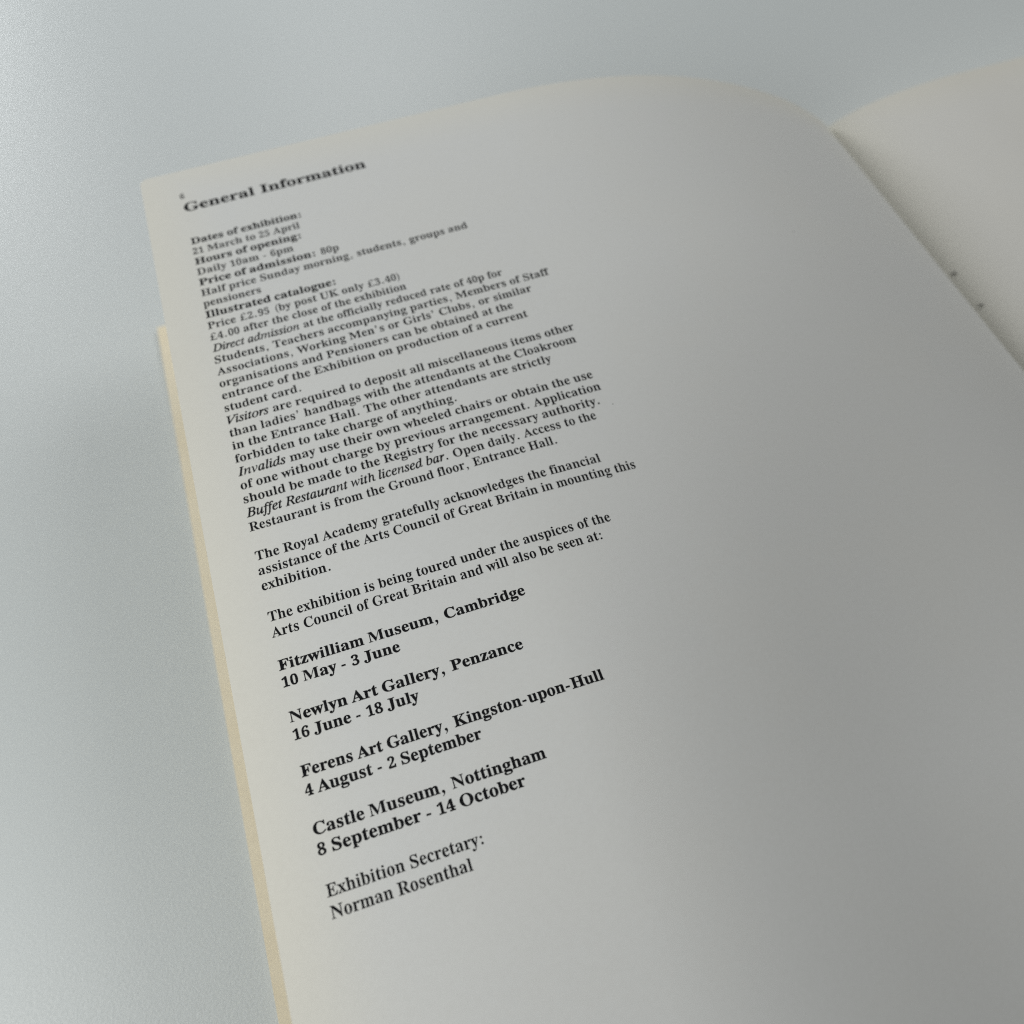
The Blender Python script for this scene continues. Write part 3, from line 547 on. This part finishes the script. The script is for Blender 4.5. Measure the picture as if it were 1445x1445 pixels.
    '67,231,252,220,232,216,217,219,203,226,195,239,192,256,198,276,208,291,210,285,182,285,152,273,126,251,97,208,83,174,72,123,75,76,86,53,102,39,135,36,161,44,189,62,226,94,250,69,23'
    '2,46,200,17,167,-3,117,-19,75,-18,53,-11;Id:355:1,6,-16,36,-20,91,-12,128,0,163,34,224,61,259,92,288,141,318,179,328,212,327,244,312,235,303,263,436,260,441,222,449,230,478,331,498'
    ',350,492,355,486,356,471,246,44,254,44,265,52,301,91,329,70,311,45,271,2,244,-14,217,-14,185,-6,174,8,172,40,183,93,196,102,200,86,164,37,141,12,103,-12,83,-18,43,-19,13,-6|75,44,9'
    '7,40,120,53,146,80,181,133,206,192,218,235,219,267,216,278,207,287,184,287,156,272,130,249,103,208,79,155,66,106,64,68;Ie:287:12,13,-9,50,-14,73,-15,116,-2,169,14,205,36,238,63,268'
    ',94,293,144,319,178,327,211,327,249,313,258,303,269,280,268,247,261,228,234,195,203,172,159,152,104,137,70,134,71,74,77,58,86,47,100,40,119,38,147,43,178,60,218,93,243,70,227,48,19'
    '9,21,170,1,110,-17,66,-17,46,-11|72,166,135,191,160,208,184,238,192,272,189,283,180,286,163,283,134,262,105,224,82,173;If:199:-87,-151,-102,-126,-101,-100,-94,-86,-82,-77,-67,-75,-'
    '42,-83,-32,-109,-37,-129,-43,-122,-26,-113,-9,-71,56,264,62,275,28,271,-3,276,5,314,54,316,66,312,77,363,97,416,115,445,142,472,177,492,196,497,230,498,256,490,275,473,286,451,285,'
    '421,276,407,261,399,243,396,228,399,216,407,208,419,206,434,212,458,212,455,198,455,190,450,174,426,148,322,140,313,184,316,218,313,214,273,135,273,135,258,91,52,65,-40,44,-91,18,-'
    '131,-13,-156,-48,-165,-69,-162;Ih:402:16,-8,17,22,106,451,100,464,70,470,54,482,63,519,175,522,205,518,203,487,161,301,154,275,141,284,166,319,194,347,241,373,274,378,298,376,319,3'
    '68,337,356,349,338,358,291,322,99,321,57,326,49,332,48,380,62,398,30,376,8,358,-3,339,-9,289,-15,262,-6,242,15,232,44,234,100,269,284,264,306,250,311,225,304,197,282,152,215,135,16'
    '9,95,-9,46,-12;Ii:177:90,395,80,410,76,428,80,445,90,460,105,471,122,475,140,471,155,461,166,446,169,428,166,410,155,395,140,385,122,382,105,385|1,-5,-9,9,-12,29,-8,55,48,265,44,27'
    '2,7,281,14,309,122,326,130,324,141,315,142,300,70,50,71,44,88,54,125,95,152,72,121,30,77,-7,48,-18,33,-18;Il:173:-1,-6,-13,17,-9,56,89,434,87,443,49,451,54,481,162,497,175,493,182,'
    '488,183,479,180,462,66,46,83,55,118,93,145,70,113,29,70,-7,44,-17;Im:550:-15,-3,-7,40,34,174,56,264,52,275,12,284,17,305,79,310,122,321,134,313,135,301,103,195,90,183,131,238,174,2'
    '80,201,300,240,315,263,319,282,316,296,308,304,295,306,249,297,208,287,188,296,208,339,261,367,287,395,305,449,319,467,316,481,308,489,294,491,252,439,45,445,41,459,47,496,92,514,7'
    '5,485,31,454,5,425,-9,410,-10,394,-8,382,0,375,13,375,66,425,254,423,267,411,269,386,260,364,244,300,167,276,119,230,-3,173,-3,182,42,225,184,237,235,239,263,227,269,200,258,170,23'
    '5,110,165,96,140,43,-3;In:364:-15,-3,-6,42,37,182,57,263,53,274,13,283,17,301,130,321,137,315,111,219,96,181,101,197,138,242,173,277,207,300,227,310,263,318,281,316,295,308,303,295'
    ',306,278,305,251,251,49,255,39,267,42,308,96,328,82,290,23,263,1,236,-10,207,-9,196,-1,188,11,186,37,190,67,237,254,235,267,225,269,198,258,173,237,102,152,44,-3;Io:351:17,13,5,28,'
    '-11,62,-15,123,3,183,20,214,53,256,86,285,122,308,182,327,243,323,277,307,292,295,304,281,320,247,325,188,317,152,302,116,281,82,256,50,226,24,193,3,141,-16,105,-20,66,-15,32,1|80,'
    '37,102,24,136,28,170,51,201,92,225,141,240,194,240,250,226,278,197,287,170,280,140,259,113,224,82,162,70,114,69,68;Ir:224:-21,-9,-18,24,43,252,42,268,3,277,8,307,117,326,132,320,13'
    '6,305,107,198,84,190,123,256,173,313,207,328,232,321,243,308,248,292,248,272,241,253,219,233,200,228,172,239,159,259,174,257,133,202,102,144,48,-10;Is:248:-33,-9,-17,113,14,112,27,'
    '53,50,27,71,22,88,25,107,41,113,58,113,78,103,100,48,176,32,211,29,256,43,289,69,314,104,327,149,327,193,314,204,325,231,319,217,207,185,208,173,256,156,280,144,285,124,286,111,279'
    ',103,266,108,242,165,161,187,117,190,74,183,46,168,22,136,-5,94,-19,51,-18,6,-6,-5,-16;It:187:2,-6,-8,8,-9,46,49,266,57,275,43,271,13,273,14,305,47,318,74,336,100,362,129,402,162,3'
    '97,143,323,134,313,154,316,191,313,184,273,126,272,126,259,70,43,85,52,120,91,146,66,113,22,66,-13,33,-18;Iu:364:6,-4,-7,26,-4,70,39,231,44,266,41,272,4,280,9,310,117,328,135,319,1'
    '39,311,74,71,72,48,79,44,105,55,128,75,176,135,216,208,255,319,322,318,320,286,258,44,276,54,309,95,336,73,320,46,290,10,257,-12,239,-15,206,-12,190,-6,180,8,177,26,179,53,201,133,'
    '210,146,218,129,165,55,118,8,82,-13,64,-18,24,-14;Iv:297:56,-11,37,241,26,272,-11,285,-6,303,80,319,91,306,100,275,106,222,114,80,112,64,191,161,233,230,233,243,208,272,206,295,211'
    ',307,233,319,262,314,274,293,276,253,267,228,245,186,196,119,78,-13;Iw:446:43,-11,34,244,24,274,-8,288,-4,304,69,319,86,316,95,281,101,235,101,95,104,111,115,129,235,322,255,320,27'
    '9,92,276,76,352,174,379,223,383,242,358,278,361,300,373,314,385,319,406,317,418,308,428,283,428,261,407,205,361,133,244,-13,225,-11,204,179,204,216,188,183,64,-13'
)
PUNCT_ADV = {'.': 240, ',': 240, ':': 250, '-': 220, '\u2019': 240, '(': 300, ')': 300, '\u00a3': 440}

def circ(x, y, r, n=14):
    return [(x + r * math.cos(2 * math.pi * i / n), y + r * math.sin(2 * math.pi * i / n)) for i in range(n)]

def punct(c, bold):
    r = 60 if bold else 48
    if c == '.':
        return [circ(110, r - 6, r)]
    if c == ':':
        return [circ(120, r - 6, r), circ(120, 270, r)]
    if c in ',\u2019':
        dy = 0 if c == ',' else 400
        k = r / 44.0
        return [[(110 + k * x, dy + k * y) for x, y in ((-40, 32), (-30, 62), (0, 74), (32, 60), (44, 22), (36, -30), (4, -78), (-36, -104), (-42, -92), (-10, -58), (4, -18), (-22, -8))]]
    if c == '-':
        t = 38 if bold else 25
        return [[(30, 150 - t), (190, 150 - t), (190, 150 + t), (30, 150 + t)]]
    if c in '()':
        pts = []
        for i in range(13):
            a = -1.05 + 2.1 * i / 12
            pts.append((330 - 250 * math.cos(a) + 60, 175 + 345 * math.sin(a)))
        for i in range(12, -1, -1):
            a = -1.05 + 2.1 * i / 12
            pts.append((330 - 250 * math.cos(a) + 60 + 60 * math.cos(a) ** 1.2, 175 + 345 * math.sin(a)))
        if c == ')':
            pts = [(300 - x, y) for x, y in pts][::-1]
        return [pts]
    if c == '\u00a3':
        return [[(38, 0), (395, 0), (412, 110), (392, 112), (368, 58), (330, 44), (170, 44), (196, 90), (202, 150), (198, 205), (300, 205), (300, 242), (192, 242),
                 (178, 330), (190, 392), (222, 428), (262, 432), (296, 412), (304, 372), (330, 350), (366, 366), (372, 402), (340, 446), (276, 468), (200, 452), (140, 404),
                 (116, 330), (122, 242), (54, 242), (54, 205), (126, 205), (128, 150), (110, 84), (70, 44), (38, 34)]]
    return []

FONT = {}
for item in ''.join(GLYPHS).split(';'):
    key, adv, data = item.split(':')
    cs = []
    for part in data.split('|'):
        q = [int(x) for x in part.split(',')]
        cs.append(list(zip(q[0::2], q[1::2])))
    FONT[key] = (int(adv), cs)

_cache = {}
def glyph(style, c):
    """advance and flat filled mesh (verts, faces) of one letter, in 1/1000 of the type size"""
    key = style + c
    if key in _cache:
        return _cache[key]
    if key in FONT:
        adv, cs = FONT[key]
        if c.isdigit():
            adv, cs = round(adv * 0.84), [[(x * 0.84, y * 0.94) for x, y in q] for q in cs]
        if c.islower():
            cs = [[(x, y * 1.06 if y < 310 else 328.6 + (y - 310) * 0.91) for x, y in q] for q in cs]
        if key == 'Ih':
            adv, cs = round(adv * 0.88), [[(x * 0.88, y * 0.9) for x, y in q] for q in cs]
    else:
        adv = PUNCT_ADV[c] + (40 if style == 'B' else 0)
        cs = punct(c, style == 'B')
    cu = bpy.data.curves.new('glyph', 'CURVE')
    cu.dimensions = '2D'
    cu.fill_mode = 'BOTH'
    for q in cs:
        sp = cu.splines.new('POLY')
        sp.points.add(len(q) - 1)
        for pt, (x, y) in zip(sp.points, q):
            pt.co = (x / 1000.0, y / 1000.0, 0, 1)
        sp.use_cyclic_u = True
    ob = bpy.data.objects.new('glyph', cu)
    me = ob.to_mesh()
    verts = [(w.co.x, w.co.y) for w in me.vertices]
    faces = [tuple(f.vertices) for f in me.polygons]
    ob.to_mesh_clear()
    bpy.data.objects.remove(ob)
    bpy.data.curves.remove(cu)
    _cache[key] = (adv / 1000.0, verts, faces)
    return _cache[key]

SIZE = 1.32                     # type size in rows
XS = {'R': 1.03, 'B': 1.16, 'I': 1.02}
INK_LIFT = 0.006                # ink film above the paper, in rows

def set_line(name, u0, v0, width, runs, size=SIZE, label=None):
    chars = [(s, c) for s, t in runs for c in t]
    xk = size
    solid = sum(glyph(s, c)[0] * XS[s] for s, c in chars if c != ' ') * xk
    ns = sum(1 for s, c in chars if c == ' ')
    first = chars[0]
    lsb = min(x for x, y in glyph(*first)[1]) * XS[first[0]] * xk
    last = chars[-1]
    rsb = (glyph(*last)[0] - max(x for x, y in glyph(*last)[1])) * XS[last[0]] * xk
    if width is None:
        width = solid - lsb - rsb
    need = width + lsb + rsb - solid
    space, track = 0.0, 0.0
    if ns:
        space = min(max(need / ns, 0.17 * size), (0.32 if size < 1.5 else 0.23) * size)
        need -= space * ns
    fit = min(max(1.0 + need / solid, 0.93), 1.14 if size < 1.5 else 1.3)
    need -= (fit - 1.0) * solid
    track = need / max(1, len(chars) - 1)
    if name == 'text_line':
        set_line.log.append((round(space / size, 2), round(track / size, 3), runs[0][1][:12]))
    verts, faces = [], []
    x = u0 - lsb
    for s, c in chars:
        if c == ' ':
            x += space + track
            continue
        adv, gv, gf = glyph(s, c)
        base = len(verts)
        for gx, gy in gv:
            u = x + gx * XS[s] * xk * fit
            vv = v0 - gy * size
            verts.append(W(skew(u, vv), vv, leaf_surf(u, vv) - INK_LIFT))
        faces += [tuple(base + i for i in f) for f in gf]
        x += adv * XS[s] * xk * fit + track
    o = link_mesh(name, verts, faces, MAT_INK, page)
    if label:
        o['label'] = label
    return o
set_line.log = []

LINES = [
    ([0.074, -0.045, 13.641], [('B', 'General Information')]),
    ([0.064, 3.315, 7.98], [('B', 'Dates of exhibition:')]),
    ([0.056, 4.322, 7.701], [('R', '21 March to 25 April')]),
    ([0.047, 5.329, 7.587], [('B', 'Hours of opening:')]),
    ([0.04, 6.336, 6.853], [('R', 'Daily 10am - 6pm')]),
    ([0.032, 7.342, 9.927], [('B', 'Price of admission: '), ('R', '80p')]),
    ([0.025, 8.349, 19.119], [('R', 'Half price Sunday morning, students, groups and')]),
    ([0.019, 9.355, 3.978], [('R', 'pensioners')]),
    ([0.013, 10.36, 9.02], [('B', 'Illustrated catalogue:')]),
    ([0.007, 11.365, 13.328], [('R', 'Price £2.95 (by post UK only £3.40)')]),
    ([0.002, 12.37, 13.562], [('R', '£4.00 after the close of the exhibition')]),
    ([-0.003, 13.373, 20.162], [('I', 'Direct admission'), ('R', ' at the officially reduced rate of 40p for')]),
    ([-0.007, 14.376, 23.26], [('R', 'Students, Teachers accompanying parties, Members of Staff')]),
    ([-0.011, 15.378, 21.625], [('R', 'Associations, Working Men’s or Girls’ Clubs, or similar')]),
    ([-0.015, 16.379, 19.982], [('R', 'organisations and Pensioners can be obtained at the')]),
    ([-0.018, 17.38, 20.7], [('R', 'entrance of the Exhibition on production of a current')]),
    ([-0.02, 18.38, 4.951], [('R', 'student card.')]),
    ([-0.023, 19.379, 23.276], [('I', 'Visitors'), ('R', ' are required to deposit all miscellaneous items other')]),
    ([-0.025, 20.377, 23.054], [('R', 'than ladies’ handbags with the attendants at the Cloakroom')]),
    ([-0.026, 21.374, 21.008], [('R', 'in the Entrance Hall. The other attendants are strictly')]),
    ([-0.027, 22.371, 14.249], [('R', 'forbidden to take charge of anything.')]),
    ([-0.028, 23.368, 23.128], [('I', 'Invalids'), ('R', ' may use their own wheeled chairs or obtain the use')]),
    ([-0.028, 24.364, 23.313], [('R', 'of one without charge by previous arrangement. Application')]),
    ([-0.028, 25.36, 22.842], [('R', 'should be made to the Registry for the necessary authority.')]),
    ([-0.028, 26.355, 22.266], [('I', 'Buffet Restaurant with licensed bar'), ('R', '. Open daily. Access to the')]),
    ([-0.027, 27.35, 19.269], [('R', 'Restaurant is from the Ground floor, Entrance Hall.')]),
    ([-0.025, 29.346, 21.437], [('R', 'The Royal Academy gratefully acknowledges the financial')]),
    ([-0.024, 30.341, 23.35], [('R', 'assistance of the Arts Council of Great Britain in mounting this')]),
    ([-0.022, 31.337, 4.017], [('R', 'exhibition.')]),
    ([-0.019, 33.334, 20.563], [('R', 'The exhibition is being toured under the auspices of the')]),
    ([-0.017, 34.331, 19.648], [('R', 'Arts Council of Great Britain and will also be seen at:')]),
    ([-0.014, 36.329, 14.225], [('B', 'Fitzwilliam Museum, Cambridge')]),
    ([-0.01, 37.328, 6.629], [('B', '10 May - 3 June')]),
    ([-0.006, 39.329, 13.112], [('B', 'Newlyn Art Gallery, Penzance')]),
    ([-0.002, 40.331, 6.911], [('B', '16 June - 18 July')]),
    ([0.002, 42.335, 16.71], [('B', 'Ferens Art Gallery, Kingston-upon-Hull')]),
    ([0.007, 43.341, 9.503], [('B', '4 August - 2 September')]),
    ([0.013, 45.35, 12.362], [('B', 'Castle Museum, Nottingham')]),
    ([0.018, 46.361, 10.924], [('B', '8 September - 14 October')]),
    ([0.024, 48.376, 7.996], [('R', 'Exhibition Secretary:')]),
    ([0.03, 49.393, 7.15], [('R', 'Norman Rosenthal')]),
]
for i, ((u0, v0, w), runs) in enumerate(LINES):
    if i == 0:
        set_line('heading', u0, v0, w, runs, 1.85, 'large bold heading at the top of the page')
    else:
        st = {s for s, t in runs}
        lab = {'B': 'line set in bold type', 'I': 'line opening in italic type'}.get('B' if st == {'B'} else 'I' if 'I' in st else '')
        set_line('text_line', u0, v0, w, runs, label=lab)
set_line('page_number', -0.05, -1.45, None, [('R', '6')], 1.15)

# two flecks in the paper and the sewing holes with their thread in the fold
def fleck(u, v0, r):
    pts = [(u + r * (0.7 + 0.6 * rnd.random()) * math.cos(a), v0 + r * (0.7 + 0.6 * rnd.random()) * math.sin(a)) for a in [i * math.pi / 5 for i in range(10)]]
    verts = [W(skew(a, b), b, leaf_surf(a, b) - INK_LIFT) for a, b in pts]
    link_mesh('fleck', verts, [tuple(range(10))[::-1]], MAT_THREAD, page)
fleck(23.6, 25.6, 0.032)
fleck(42.1, 14.1, 0.035)

def stitch(u, v0):
    """short loop of dark thread coming up through the fold"""
    verts, faces = [], []
    n, k = 10, 6
    for i in range(n):
        t = i / (n - 1)
        c = W(skew(u + 0.32 * (t - 0.3), v0), v0 + 0.25 * (t - 0.5), facing_raw(u + 0.32 * (t - 0.3)) - 0.16 * math.sin(math.pi * t))
        for j in range(k):
            a = 2 * math.pi * j / k
            r = 0.07 * S * (0.5 + 0.5 * math.sin(math.pi * t))
            verts.append(c + Vector((0, r * math.cos(a), r * math.sin(a))))
    for i in range(n - 1):
        for j in range(k):
            a, b = i * k + j, i * k + (j + 1) % k
            faces.append((a, b, b + k, a + k))
    link_mesh('stitch', verts, faces, MAT_THREAD, facing, smooth=True)
stitch(57.95, 15.6)
stitch(58.0, 19.35)
